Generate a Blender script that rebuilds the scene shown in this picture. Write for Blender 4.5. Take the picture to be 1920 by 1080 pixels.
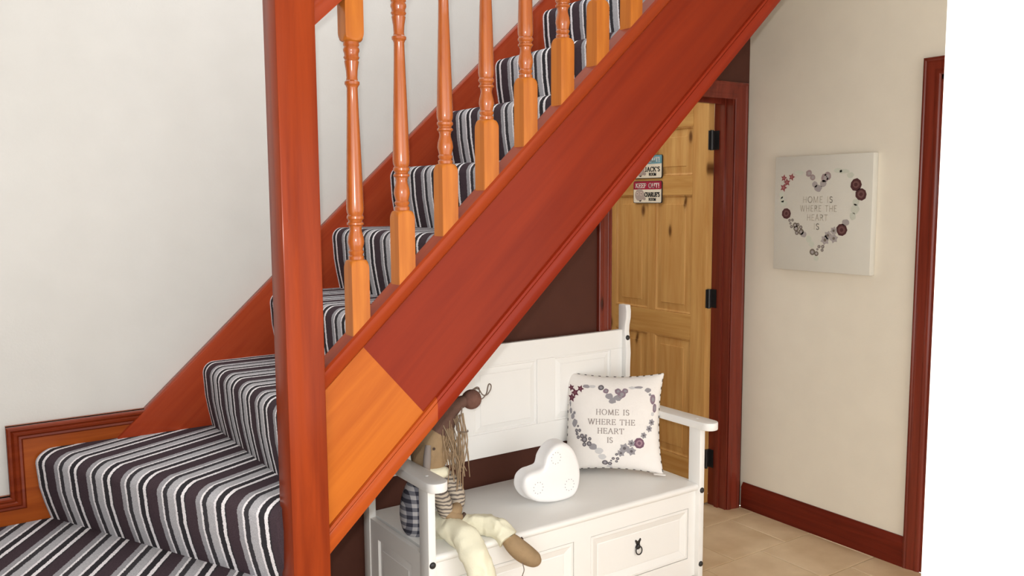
import bpy, bmesh, math, random
from mathutils import Vector, Matrix
random.seed(7)
for o in list(bpy.data.objects):
    bpy.data.objects.remove(o, do_unlink=True)
SC = bpy.context.scene
COL = SC.collection
PI = math.pi

# ------------------------------------------------------------------ camera
CAM = Vector((0, 0, 1.52))
YAW, PITCH, ROLL = math.radians(34.4055), math.radians(5.9908), math.radians(-0.3298)
fwd = Vector((math.sin(YAW) * math.cos(PITCH), math.cos(YAW) * math.cos(PITCH), -math.sin(PITCH)))
r0 = Vector((math.cos(YAW), -math.sin(YAW), 0))
u0 = r0.cross(fwd)
right = r0 * math.cos(ROLL) + u0 * math.sin(ROLL)
up = -r0 * math.sin(ROLL) + u0 * math.cos(ROLL)
cd = bpy.data.cameras.new('camera')
cam = bpy.data.objects.new('camera', cd)
COL.objects.link(cam)
cd.sensor_width = 36
cd.lens = 1608.68 / 1920 * 36
cd.clip_start = 0.02
M = Matrix.Identity(4)
for i in range(3):
    M[i][0], M[i][1], M[i][2], M[i][3] = right[i], up[i], -fwd[i], CAM[i]
cam.matrix_world = M
SC.camera = cam

# ------------------------------------------------------------------ light
SC.view_settings.view_transform = 'Standard'
SC.view_settings.look = 'None'
SC.view_settings.gamma = 1
SC.view_settings.exposure = 0.0
SC.view_settings.use_curve_mapping = False
w = bpy.data.worlds.new('world')
SC.world = w
w.use_nodes = True
bg = w.node_tree.nodes['Background']
bg.inputs[0].default_value = (1.0, 1.0, 0.99, 1)
bg.inputs[1].default_value = 2.9
# the photographer's flash, just above the lens
fl = bpy.data.lights.new('camera_flash', 'AREA')
fl.shape = 'DISK'
fl.size = 0.035
fl.energy = 24
fl.color = (1.0, 0.985, 0.955)
fo = bpy.data.objects.new('camera_flash', fl)
COL.objects.link(fo)
MF = M.copy()
fp = CAM + up * 0.055 + right * -0.02 + fwd * 0.03
for i in range(3):
    MF[i][3] = fp[i]
fo.matrix_world = MF

# ------------------------------------------------------------------ materials
def lin(c):
    return c / 12.92 if c <= 0.04045 else ((c + 0.055) / 1.055) ** 2.4
def rgb(r, g, b):
    return (lin(r / 255), lin(g / 255), lin(b / 255), 1)

def newmat(name, col, rough=0.5, spec=0.5, coat=0.0, coat_rough=0.1):
    m = bpy.data.materials.new(name)
    m.use_nodes = True
    b = m.node_tree.nodes['Principled BSDF']
    b.inputs['Base Color'].default_value = col
    b.inputs['Roughness'].default_value = rough
    b.inputs['Specular IOR Level'].default_value = spec
    b.inputs['Coat Weight'].default_value = coat
    b.inputs['Coat Roughness'].default_value = coat_rough
    return m
def N(m, t, **kw):
    n = m.node_tree.nodes.new(t)
    for k, v in kw.items():
        setattr(n, k, v)
    return n
def L(m, a, b):
    m.node_tree.links.new(a, b)
def bsdf(m):
    return m.node_tree.nodes['Principled BSDF']
def ramp(m, stops, interp='LINEAR'):
    r = N(m, 'ShaderNodeValToRGB')
    cr = r.color_ramp
    cr.interpolation = interp
    while len(cr.elements) < len(stops):
        cr.elements.new(0.5)
    for e, (p, c) in zip(cr.elements, stops):
        e.position = p
        e.color = c
    return r
def bump(m, src, strength, dist):
    b = N(m, 'ShaderNodeBump')
    b.inputs['Strength'].default_value = strength
    b.inputs['Distance'].default_value = dist
    L(m, src, b.inputs['Height'])
    L(m, b.outputs[0], bsdf(m).inputs['Normal'])

def paint(name, col, rough=0.6, mottle=0.04, bumps=0.15, spec=0.4, scale=9):
    m = newmat(name, col, rough, spec)
    tc = N(m, 'ShaderNodeTexCoord')
    n1 = N(m, 'ShaderNodeTexNoise')
    n1.inputs['Scale'].default_value = scale
    n1.inputs['Detail'].default_value = 4
    L(m, tc.outputs['Object'], n1.inputs['Vector'])
    d = tuple(c * (1 - mottle) for c in col[:3]) + (1,)
    l = tuple(min(1, c * (1 + mottle)) for c in col[:3]) + (1,)
    r = ramp(m, [(0.3, d), (0.7, l)])
    L(m, n1.outputs['Fac'], r.inputs[0])
    L(m, r.outputs[0], bsdf(m).inputs['Base Color'])
    n2 = N(m, 'ShaderNodeTexNoise')
    n2.inputs['Scale'].default_value = 160
    L(m, tc.outputs['Object'], n2.inputs['Vector'])
    bump(m, n2.outputs['Fac'], bumps, 0.002)
    return m

def wood(name, c1, c2, axis='Z', rot=None, rough=0.3, coat=0.35, knots=0.0, grain=1.0, knotcol=None, spec=0.4, seed=0.0, kplane='XZ'):
    """varnished pine: fibres run along `axis` (or a rotated axis), knots as dark ovals"""
    m = newmat(name, c1, rough, spec * 0.22, coat * 0.25, 0.15)
    tc = N(m, 'ShaderNodeTexCoord')
    mp0 = N(m, 'ShaderNodeMapping')
    if rot:
        mp0.inputs['Rotation'].default_value = rot
    mp0.inputs['Location'].default_value = (seed, seed * 0.7, seed * 1.3)
    L(m, tc.outputs['Object'], mp0.inputs['Vector'])
    s = {'X': (0.9, 14, 14), 'Y': (14, 0.9, 14), 'Z': (14, 14, 0.9)}[axis]
    mp = N(m, 'ShaderNodeMapping')
    mp.inputs['Scale'].default_value = tuple(v * grain for v in s)
    L(m, mp0.outputs[0], mp.inputs['Vector'])
    n1 = N(m, 'ShaderNodeTexNoise')
    n1.inputs['Scale'].default_value = 2.2
    n1.inputs['Detail'].default_value = 6
    n1.inputs['Roughness'].default_value = 0.6
    n1.inputs['Distortion'].default_value = 0.6
    L(m, mp.outputs[0], n1.inputs['Vector'])
    r = ramp(m, [(0.28, c2), (0.62, c1), (0.85, tuple(min(1, v * 1.12) for v in c1[:3]) + (1,))])
    L(m, n1.outputs['Fac'], r.inputs[0])
    out = r.outputs[0]
    if knots > 0:
        sk_ = N(m, 'ShaderNodeSeparateXYZ')
        L(m, mp0.outputs[0], sk_.inputs[0])
        cb = N(m, 'ShaderNodeCombineXYZ')
        for ch, inp in zip(kplane, ('X', 'Y')):
            sc_ = N(m, 'ShaderNodeMath', operation='MULTIPLY')
            sc_.inputs[1].default_value = 3.2 if ch == axis else 9.0
            L(m, sk_.outputs[ch], sc_.inputs[0])
            L(m, sc_.outputs[0], cb.inputs[inp])
        v = N(m, 'ShaderNodeTexVoronoi')
        v.voronoi_dimensions = '2D'
        v.inputs['Scale'].default_value = 1.0
        L(m, cb.outputs[0], v.inputs['Vector'])
        kr = ramp(m, [(0.0, (1, 1, 1, 1)), (0.06, (0.8, 0.8, 0.8, 1)), (0.12, (0.12, 0.12, 0.12, 1)), (0.2, (0, 0, 0, 1))])
        L(m, v.outputs['Distance'], kr.inputs[0])
        sep = N(m, 'ShaderNodeSeparateColor')
        L(m, v.outputs['Color'], sep.inputs[0])
        gt = N(m, 'ShaderNodeMath', operation='LESS_THAN')
        gt.inputs[1].default_value = knots
        L(m, sep.outputs[0], gt.inputs[0])
        mu = N(m, 'ShaderNodeMath', operation='MULTIPLY')
        L(m, kr.outputs[0], mu.inputs[0])
        L(m, gt.outputs[0], mu.inputs[1])
        mx = N(m, 'ShaderNodeMix', data_type='RGBA')
        mx.inputs['B'].default_value = knotcol or tuple(v * 0.3 for v in c2[:3]) + (1,)
        L(m, mu.outputs[0], mx.inputs['Factor'])
        L(m, out, mx.inputs['A'])
        out = mx.outputs['Result']
    L(m, out, bsdf(m).inputs['Base Color'])
    bump(m, n1.outputs['Fac'], 0.08, 0.001)
    return m

SLOPE = 0.925
ANG = math.atan(SLOPE)
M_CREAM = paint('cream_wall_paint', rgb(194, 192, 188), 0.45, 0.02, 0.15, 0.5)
M_CREAM2 = paint('cream_wall_paint_right', rgb(230, 222, 206), 0.62, 0.02)
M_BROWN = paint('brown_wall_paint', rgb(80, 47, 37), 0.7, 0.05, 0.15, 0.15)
M_WHITEW = paint('white_wall_paint', rgb(238, 235, 228), 0.6, 0.01)
M_STRING = wood('mahogany_stained_string', rgb(126, 40, 15), rgb(108, 30, 11), 'X', (0, ANG, 0), 0.33, 0.25, 0.0, 0.5)
M_FADED = wood('faded_pine_string', rgb(176, 96, 32), rgb(150, 72, 22), 'X', (0, ANG, 0), 0.33, 0.25, 0.0, 0.5)
M_CAP = wood('stained_base_rail', rgb(144, 56, 22), rgb(124, 42, 17), 'X', (0, ANG, 0), 0.28, 0.35, 0.10, 0.6)
M_WSTRING = wood('stained_wall_string', rgb(152, 62, 34), rgb(132, 46, 25), 'X', (0, ANG, 0), 0.22, 0.5, 0.04, 0.6)
M_NEWEL = wood('stained_newel', rgb(136, 52, 18), rgb(108, 35, 12), 'Z', None, 0.33, 0.35, 0.0, 0.9)
M_BAL = wood('honey_pine_baluster', rgb(176, 104, 38), rgb(150, 80, 28), 'Z', None, 0.22, 0.6, 0.04, 1.2)
M_TURN = wood('stained_turned_pine', rgb(166, 90, 36), rgb(136, 64, 26), 'Z', None, 0.2, 2.4, 0.0, 1.2, spec=1.2)
M_CASING = wood('dark_stained_casing', rgb(120, 48, 33), rgb(96, 36, 24), 'Z', None, 0.25, 2.0, 0.06, 1.0)
M_CASX = wood('dark_stained_casing_head', rgb(120, 48, 33), rgb(96, 36, 24), 'X', None, 0.25, 0.5, 0.03, 1.0)
M_BASEY = wood('dark_stained_baseboard', rgb(108, 38, 24), rgb(84, 27, 16), 'Y', None, 0.3, 0.4, 0.05, 1.0)
M_SKIRT = wood('stained_skirting', rgb(118, 46, 20), rgb(98, 33, 14), 'X', None, 0.25, 0.5, 0.05, 1.0)
M_SKIRTB = wood('pine_skirting_board', rgb(150, 74, 28), rgb(124, 54, 20), 'X', None, 0.25, 0.4, 0.12, 1.0)
M_PINE = wood('knotty_pine_door', rgb(206, 160, 98), rgb(186, 132, 72), 'Z', None, 0.4, 0.2, 0.42, 0.9, rgb(92, 54, 24), kplane='YZ')
M_PINER = wood('knotty_pine_rail', rgb(204, 158, 94), rgb(182, 130, 70), 'Y', None, 0.4, 0.2, 0.10, 0.9, rgb(110, 66, 30), kplane='YZ')
M_WHITE = paint('white_bench_paint', rgb(238, 237, 234), 0.38, 0.006, 0.05, 0.5)
M_BLACK = newmat('black_iron', rgb(34, 32, 32), 0.45, 0.5)
M_GAP = newmat('drawer_gap_shadow_lining', rgb(70, 64, 58), 0.9, 0.1)
M_CERAMIC = newmat('white_ceramic', rgb(244, 243, 243), 0.3, 0.5, 0.2)
M_HOLE = newmat('pierced_hole', rgb(178, 174, 176), 0.9, 0.1)
M_GROUT = paint('grout', rgb(150, 132, 108), 0.9)

def tile_mat():
    m = newmat('beige_stone_tile', rgb(190, 168, 134), 0.35, 0.45)
    tc = N(m, 'ShaderNodeTexCoord')
    gi = N(m, 'ShaderNodeObjectInfo')
    va = N(m, 'ShaderNodeVectorMath', operation='ADD')
    L(m, tc.outputs['Object'], va.inputs[0])
    L(m, gi.outputs['Random'], va.inputs[1])
    n = N(m, 'ShaderNodeTexNoise')
    n.inputs['Scale'].default_value = 7
    n.inputs['Detail'].default_value = 5
    L(m, va.outputs[0], n.inputs['Vector'])
    r = ramp(m, [(0.3, rgb(194, 166, 130)), (0.7, rgb(216, 192, 158))])
    L(m, n.outputs['Fac'], r.inputs[0])
    L(m, r.outputs[0], bsdf(m).inputs['Base Color'])
    return m
M_TILE = tile_mat()

def carpet_mat():
    m = newmat('striped_stair_carpet', rgb(60, 54, 58), 0.95, 0.1)
    uv = N(m, 'ShaderNodeUVMap')
    sp = N(m, 'ShaderNodeSeparateXYZ')
    L(m, uv.outputs[0], sp.inputs[0])
    tc = N(m, 'ShaderNodeTexCoord')
    wob = N(m, 'ShaderNodeTexNoise')
    wob.inputs['Scale'].default_value = 220
    L(m, tc.outputs['Object'], wob.inputs['Vector'])
    w1 = N(m, 'ShaderNodeMath', operation='MULTIPLY_ADD')
    w1.inputs[1].default_value = 0.006
    w1.inputs[2].default_value = -0.037 - 0.003
    L(m, wob.outputs['Fac'], w1.inputs[0])
    ad = N(m, 'ShaderNodeMath', operation='ADD')
    L(m, sp.outputs[0], ad.inputs[0])
    L(m, w1.outputs[0], ad.inputs[1])
    dv = N(m, 'ShaderNodeMath', operation='DIVIDE')
    dv.inputs[1].default_value = 0.142
    L(m, ad.outputs[0], dv.inputs[0])
    fr = N(m, 'ShaderNodeMath', operation='FRACT')
    L(m, dv.outputs[0], fr.inputs[0])
    white, grey, grey2 = rgb(226, 222, 226), rgb(150, 149, 154), rgb(170, 169, 174)
    blk, aub, char = rgb(50, 48, 52), rgb(66, 54, 60), rgb(58, 56, 60)
    r = ramp(m, [(0.0, white), (0.035, blk), (0.07, aub), (0.33, grey), (0.445, white), (0.49, char),
                 (0.60, grey2), (0.775, white), (0.825, blk), (0.955, white)], 'CONSTANT')
    L(m, fr.outputs[0], r.inputs[0])
    n2 = N(m, 'ShaderNodeTexNoise')
    n2.inputs['Scale'].default_value = 420
    n2.inputs['Detail'].default_value = 2
    L(m, tc.outputs['Object'], n2.inputs['Vector'])
    mr = N(m, 'ShaderNodeMapRange')
    mr.inputs['From Min'].default_value = 0.25
    mr.inputs['From Max'].default_value = 0.75
    mr.inputs['To Min'].default_value = 0.72
    mr.inputs['To Max'].default_value = 1.18
    L(m, n2.outputs['Fac'], mr.inputs['Value'])
    mx = N(m, 'ShaderNodeMix', data_type='RGBA', blend_type='MULTIPLY')
    mx.inputs['Factor'].default_value = 1
    L(m, r.outputs[0], mx.inputs['A'])
    L(m, mr.outputs[0], mx.inputs['B'])
    L(m, mx.outputs['Result'], bsdf(m).inputs['Base Color'])
    bump(m, n2.outputs['Fac'], 0.5, 0.003)
    return m
M_CARPET = carpet_mat()

# ------------------------------------------------------------------ helpers
class MB:
    """collects geometry in world coordinates; build() links it as one mesh object"""
    def __init__(s):
        s.v, s.f, s.m, s.uv = [], [], [], []
    def add(s, vs, fs, mi=0):
        o = len(s.v)
        s.v += [tuple(v) for v in vs]
        for f in fs:
            s.f.append([i + o for i in f])
            s.m.append(mi)
        return s
    def box(s, x0, x1, y0, y1, z0, z1, mi=0):
        vs = [(x, y, z) for x in (x0, x1) for y in (y0, y1) for z in (z0, z1)]
        fs = [(0, 1, 3, 2), (4, 6, 7, 5), (0, 4, 5, 1), (2, 3, 7, 6), (0, 2, 6, 4), (1, 5, 7, 3)]
        return s.add(vs, fs, mi)
    def prism(s, poly, fn, a, b, mi=0):
        """poly: 2-D outline; fn(u,v,t) -> 3-D; extruded from t=a to t=b"""
        n = len(poly)
        vs = [fn(u, v, a) for u, v in poly] + [fn(u, v, b) for u, v in poly]
        fs = [list(range(n))[::-1], list(range(n, 2 * n))]
        fs += [(i, (i + 1) % n, n + (i + 1) % n, n + i) for i in range(n)]
        return s.add(vs, fs, mi)
    def loft(s, rings, closed=True, caps=True, mi=0):
        n = len(rings[0])
        vs = [p for r in rings for p in r]
        fs = []
        for k in range(len(rings) - 1):
            for i in range(n if closed else n - 1):
                j = (i + 1) % n
                fs.append((k * n + i, k * n + j, (k + 1) * n + j, (k + 1) * n + i))
        if caps:
            fs.append(list(range(n))[::-1])
            fs.append(list(range((len(rings) - 1) * n, len(rings) * n)))
        return s.add(vs, fs, mi)
    def tube(s, pts, rad, n=8, mi=0):
        pts = [Vector(p) for p in pts]
        rads = rad if isinstance(rad, (list, tuple)) else [rad] * len(pts)
        rings, prev = [], None
        for i, p in enumerate(pts):
            t = (pts[min(i + 1, len(pts) - 1)] - pts[max(i - 1, 0)]).normalized()
            if prev is None:
                a = Vector((0, 0, 1)) if abs(t.z) < 0.9 else Vector((1, 0, 0))
                e = t.cross(a).normalized()
            else:
                e = (prev - t * prev.dot(t)).normalized()
            prev = e
            g = t.cross(e)
            rings.append([p + (e * math.cos(2 * PI * k / n) + g * math.sin(2 * PI * k / n)) * rads[i] for k in range(n)])
        return s.loft(rings, mi=mi)
    def ellipsoid(s, c, ax, n=18, k=12, mi=0):
        """ax: three axis vectors (already scaled)"""
        c = Vector(c)
        ax = [Vector(a) for a in ax]
        rings = []
        for i in range(k + 1):
            th = PI * (0.02 + 0.96 * i / k)
            rings.append([c + ax[2] * math.cos(th) + (ax[0] * math.cos(2 * PI * j / n) + ax[1] * math.sin(2 * PI * j / n)) * math.sin(th) for j in range(n)])
        return s.loft(rings, mi=mi)
    def build(s, name, mats, parent=None, bevel=0, smooth=None, uv=None, base=None, seg=2):
        me = bpy.data.meshes.new(name)
        off = Vector(base) if base is not None else (Vector(parent['_base']) if parent is not None and '_base' in parent else Vector((0, 0, 0)))
        me.from_pydata([tuple(Vector(v) - off) for v in s.v], [], s.f)
        if not isinstance(mats, (list, tuple)):
            mats = [mats]
        for m in mats:
            me.materials.append(m)
        for p, i in zip(me.polygons, s.m):
            p.material_index = i
        bm = bmesh.new()
        bm.from_mesh(me)
        bmesh.ops.recalc_face_normals(bm, faces=bm.faces)
        if bevel:
            eds = [e for e in bm.edges if len(e.link_faces) == 2 and e.calc_face_angle(0) > 0.5]
            bmesh.ops.bevel(bm, geom=eds, offset=bevel, segments=seg, affect='EDGES', profile=0.5, clamp_overlap=True)
        bm.to_mesh(me)
        bm.free()
        if uv:
            lay = me.uv_layers.new(name='UVMap')
            for lp in me.loops:
                lay.data[lp.index].uv = uv(me.vertices[lp.vertex_index].co + off)
        if smooth or bevel:
            me.shade_smooth()
            me.set_sharp_from_angle(angle=math.radians(smooth or 40))
        o = bpy.data.objects.new(name, me)
        COL.objects.link(o)
        if parent is not None:
            o.parent = parent
        elif base is not None:
            o.location = off
        return o

def thing(name, label, cat, base, group=None):
    o = bpy.data.objects.new(name, None)
    COL.objects.link(o)
    o.location = base
    o.empty_display_size = 0.05
    o['_base'] = base
    o['label'] = label
    o['category'] = cat
    if group:
        o['group'] = group
    return o
def tag(o, label, cat):
    o['label'] = label
    o['category'] = cat
    return o
def struct(o, label=None):
    o['kind'] = 'structure'
    if label:
        o['label'] = label
    return o
XZ = lambda u, v, t: (u, t, v)
YZ = lambda u, v, t: (t, u, v)
XY = lambda u, v, t: (u, v, t)

def mould(path, prof, fn, inward):
    """sweep an edge moulding along an open 2-D path with mitred corners. prof: (d inward, h proud).
    fn(u,v,h)->3-D; inward=+1 means left of the travel direction"""
    n = len(path)
    offs = []
    for i in range(n):
        def nrm(a, b):
            dx, dy = b[0] - a[0], b[1] - a[1]
            l = math.hypot(dx, dy)
            return (-dy / l * inward, dx / l * inward)
        ns = []
        if i > 0:
            ns.append(nrm(path[i - 1], path[i]))
        if i < n - 1:
            ns.append(nrm(path[i], path[i + 1]))
        if len(ns) == 1:
            offs.append(ns[0])
        else:
            bx, by = ns[0][0] + ns[1][0], ns[0][1] + ns[1][1]
            k = 1 / (1 + ns[0][0] * ns[1][0] + ns[0][1] * ns[1][1])
            offs.append((bx * k, by * k))
    mb = MB()
    rings = []
    for (u, v), (ox, oy) in zip(path, offs):
        rings.append([fn(u + ox * d, v + oy * d, h) for d, h in prof])
    mb.loft(rings)
    return mb

# ------------------------------------------------------------------ structure
YB = 2.76       # rear wall face
XR = 3.25       # right wall face
XLW = -0.28     # wall beside the stair foot
ZT = 4.3
HX0, HX1, HZ = 2.39, 3.145, 1.985     # inner door opening

def wl(x): return 0.20 + SLOPE * x
mb = MB().prism([(XLW, max(wl(XLW), 0.0)), (XR, wl(XR)), (XR, ZT), (XLW, ZT)], XZ, YB, YB + 0.11)
struct(mb.build('wall_rear', M_CREAM), 'cream painted wall behind the stair balusters')
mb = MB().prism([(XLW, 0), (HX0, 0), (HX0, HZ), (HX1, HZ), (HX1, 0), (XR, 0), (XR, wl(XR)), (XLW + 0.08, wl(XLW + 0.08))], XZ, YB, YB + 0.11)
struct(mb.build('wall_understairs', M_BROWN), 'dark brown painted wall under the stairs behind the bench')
# right wall with its doorway
D2A, D2B, D2Z = 1.83, 1.06, 1.99
mb = MB().prism([(YB + 1.6, 0), (YB + 1.6, ZT), (-0.6, ZT), (-0.6, 0), (D2B, 0), (D2B, D2Z), (D2A, D2Z), (D2A, 0)], YZ, XR, XR + 0.12)
struct(mb.build('wall_right', M_CREAM2), 'cream painted wall holding the canvas')
struct(MB().box(XLW - 0.1, XLW, 1.2, YB, 0, ZT).build('wall_left', M_CREAM), 'cream wall at the foot of the stairs')
NX, NY = 0.92, 0.92 * 0.543 / 0.966
struct(MB().box(NX, NX + 0.13, -1.3, NY, 0, 2.75).build('wall_near', M_WHITEW, bevel=0.004), 'bright white wall end at the right edge')
# the room beyond the open door
struct(MB().box(1.9, XR, 4.25, 4.35, 0, 2.5).build('wall_beyond', M_CREAM2), 'wall of the room beyond the pine door')
struct(MB().box(1.9, 2.0, YB + 0.11, 4.25, 0, 2.5).build('wall_beyond_side', M_CREAM2), 'side wall of the room beyond the pine door')

struct(MB().prism([(-1.4, -1.3), (XR, -1.3), (XR, YB), (2.62, YB), (2.62, 1.80), (-1.4, 1.80)], XY, 2.42, 2.62).build('ceiling', M_WHITEW), 'unseen white hall ceiling added to shade the upper stairs, beside the open stairwell')  # out of view, added to shade the upper string and right wall
# floor: bed of grout and half-bond tiles
fl_ = struct(MB().box(-1.2, XR, -1.3, 4.25, -0.05, -0.004).build('floor', M_GROUT), 'beige stone tiled hall floor')
TX, TY, G = 0.334, 0.32, 0.004
def tile_mesh(wd, hg):
    b = MB()
    z0, z1, bv = -0.004, 0.0, 0.002
    b.loft([[(bv * 0, bv * 0, z0), (wd, 0, z0), (wd, hg, z0), (0, hg, z0)],
            [(0, 0, z1 - 0.0015), (wd, 0, z1 - 0.0015), (wd, hg, z1 - 0.0015), (0, hg, z1 - 0.0015)],
            [(bv, bv, z1), (wd - bv, bv, z1), (wd - bv, hg - bv, z1), (bv, hg - bv, z1)]])
    me = bpy.data.meshes.new('tile')
    me.from_pydata([tuple(v) for v in b.v], [], b.f)
    me.materials.append(M_TILE)
    return me
cache = {}
row = 0
y = 2.338 - TY * 8
while y < 3.6:
    k = round((y - 2.338) / TY)
    x = (3.06 if k % 2 == 0 else 2.893) - TX * 12
    ya, yb = y, y + TY
    while x < XR:
        a, b = max(x, -0.9), min(x + TX, XR - 0.001)
        if b - a > 0.02:
            key = (round(b - a, 3), round(yb - ya, 3))
            if key not in cache:
                cache[key] = tile_mesh(key[0] - G, key[1] - G)
            t = bpy.data.objects.new('tile', cache[key])
            COL.objects.link(t)
            t.parent = fl_
            t.location = (a + G / 2, ya + G / 2, 0)
        x += TX
    y += TY

# right wall baseboard, casing and door
BP = [(0, 0), (0, 0.018), (0.085, 0.018), (0.092, 0.0165), (0.097, 0.018), (0.104, 0.0175), (0.113, 0.012), (0.120, 0.007), (0.125, 0.006), (0.125, 0)]
mb = MB().loft([[(XR - h, yy, z) for z, h in BP] for yy in (YB - 0.02, 1.885)])
struct(mb.build('baseboard_right', M_BASEY, smooth=30), 'dark stained moulded baseboard along the right wall')
CP = [(0, 0), (0, 0.017), (0.003, 0.020), (0.009, 0.021), (0.014, 0.0185), (0.017, 0.019), (0.024, 0.0175), (0.036, 0.0135), (0.046, 0.0115), (0.050, 0.013), (0.058, 0.0125), (0.064, 0.010), (0.068, 0.008), (0.068, 0)]
OA, OB, OZ = 1.895, 1.00, 2.048
mb = mould([(OA, 0), (OA, OZ), (OB, OZ), (OB, 0)], CP, lambda u, v, h: (XR - h, u, v), 1)
struct(mb.build('trim_2', M_CASING, smooth=25), 'dark stained door casing beside the canvas')
mb = MB().box(XR - 0.002, XR + 0.12, D2A - 0.028, D2A, 0, D2Z).box(XR - 0.002, XR + 0.12, D2B, D2B + 0.028, 0, D2Z).box(XR - 0.002, XR + 0.12, D2B, D2A, D2Z - 0.028, D2Z)
struct(mb.build('trim_3', M_CASING), 'stained jamb lining of the right hand doorway')

def panel_face(mb, fn, a0, a1, z0, z1, prof, mi=0):
    """raised-and-fielded panel: nested rectangles; prof (inset, proud)"""
    rings = [[fn(a0 + d, z0 + d, h), fn(a1 - d, z0 + d, h), fn(a1 - d, z1 - d, h), fn(a0 + d, z1 - d, h)] for d, h in prof]
    return mb.loft(rings, mi=mi)
FIELD = [(0.0, -0.012), (0.0, -0.004), (0.004, -0.002), (0.009, -0.008), (0.013, -0.010), (0.045, -0.004), (0.047, -0.001), (0.049, -0.001)]

def six_panel_door(root, fn, wdt, knob=False):
    """fn(a, z, h): a along the leaf from the hinge side, h proud of the face"""
    c = [(0.0, 0.098), (0.098, 0.352), (0.352, 0.405), (0.405, 0.655), (0.655, wdt)]
    def bx(nm, a0, a1, z0, z1, mat):
        b = MB()
        p = [fn(a, z, h) for a in (a0, a1) for h in (-0.04, 0.0) for z in (z0, z1)]
        b.add(p, [(0, 1, 3, 2), (4, 6, 7, 5), (0, 4, 5, 1), (2, 3, 7, 6), (0, 2, 6, 4), (1, 5, 7, 3)])
        return b.build(nm, mat, root, bevel=0.0012, seg=1)
    bx('stile', 0, 0.098, 0.006, 1.979, M_PINE)
    bx('stile', 0.655, wdt, 0.006, 1.979, M_PINE)
    rails = [(0.006, 0.21), (0.815, 0.94), (1.53, 1.625), (1.86, 1.979)]
    for z0, z1 in rails:
        bx('rail', 0.098, 0.655, z0, z1, M_PINER)
    for (a, b_) in zip(rails[:-1], rails[1:]):
        bx('muntin', 0.352, 0.405, a[1], b_[0], M_PINE)
        for x0, x1 in ((0.098, 0.352), (0.405, 0.655)):
            mbp = MB()
            panel_face(mbp, fn, x0, x1, a[1], b_[0], [(0.0, -0.03)] + FIELD)
            mbp.build('panel', M_PINE, root, smooth=20)
DB = (3.105, 2.868, 0.0)
d1 = bpy.data.objects.new('door_1', None)
COL.objects.link(d1)
d1.location = DB
d1['_base'] = DB
struct(d1, 'knotty pine six panel door standing open under the stairs')
six_panel_door(d1, lambda a, z, h: (3.100 - h, 2.870 + a, z), 0.757)
def hinge(root, z0, z1):
    b = MB()
    b.box(3.098, 3.136, 2.8655, 2.8695, z0, z1)
    b.tube([(3.112, 2.859, z0 - 0.002), (3.112, 2.859, z1 + 0.002)], 0.0075, 10)
    b.box(3.137, 3.1395, 2.838, 2.866, z0, z1)
    b.build('hinge', M_BLACK, root, smooth=40)
for z0, z1 in ((1.742, 1.832), (0.985, 1.075), (0.19, 0.28)):
    hinge(d1, z0, z1)
d2 = bpy.data.objects.new('door_2', None)
COL.objects.link(d2)
d2.location = (XR + 0.06, D2A - 0.03, 0)
d2['_base'] = (XR + 0.06, D2A - 0.03, 0)
struct(d2, 'closed pine door in the right wall')
six_panel_door(d2, lambda a, z, h: (XR + 0.055 - h, D2A - 0.031 - a * 0.71 / 0.757, z * 0.985), 0.757)

# inner doorway: jamb lining and casing
mb = MB()
mb.box(HX0, HX0 + 0.003, YB - 0.003, YB + 0.11, 0, HZ)
mb.box(HX1 - 0.005, HX1, YB - 0.003, YB + 0.11, 0, HZ)
mb.box(HX0, HX1, YB - 0.003, YB + 0.11, HZ - 0.004, HZ)
mb.box(HX1 - 0.014, HX1 - 0.005, YB + 0.04, YB + 0.062, 0, HZ)
mb.box(HX0, HX1, YB + 0.062, YB + 0.084, HZ - 0.032, HZ)
mb.box(HX0 + 0.003, HX0 + 0.014, YB + 0.04, YB + 0.062, 0, HZ)
struct(mb.build('trim_4', M_CASING), 'stained jamb lining around the open pine door')
mb = mould([(2.322, 0), (2.322, 2.046), (3.2245, 2.046), (3.2245, 0)], [(d * 1.12, h) for d, h in CP], lambda u, v, h: (u, YB - h, v), -1)
struct(mb.build('trim_1', M_CASING, smooth=25), 'dark stained casing around the open pine door')

# skirting stepping down beside the winders
SP = [(0, 0), (0, 0.020), (0.004, 0.024), (0.010, 0.024), (0.014, 0.019), (0.018, 0.023), (0.025, 0.022), (0.030, 0.017), (0.036, 0.018), (0.040, 0.013), (0.040, 0)]
sk = struct(mould([(XLW + 0.001, 0.69), (0.155, 0.69), (0.155, 0.889), (0.60, 0.889)], SP, lambda u, v, h: (u, YB - 0.012 - h, v), -1).build('baseboard_rear', M_SKIRT, smooth=25), 'stained moulded skirting stepping down beside the winder treads')
MB().prism([(XLW + 0.001, 0.55), (XLW + 0.001, 0.69), (0.155, 0.69), (0.155, 0.889), (0.60, 0.889), (0.60, 0.75), (0.30, 0.75), (0.30, 0.55)], XZ, YB - 0.024, YB).build('backing_board', M_SKIRTB, sk)

# ------------------------------------------------------------------ staircase
RISE, GOING = 0.2035, 0.22
RX5 = 0.713
YS0, YS1 = 1.887, 2.722      # clear width between strings
ST = thing('staircase', 'red stained pine staircase with turned honey balusters and striped carpet', 'staircase', (0.69, 1.872, 0.0))

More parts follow.
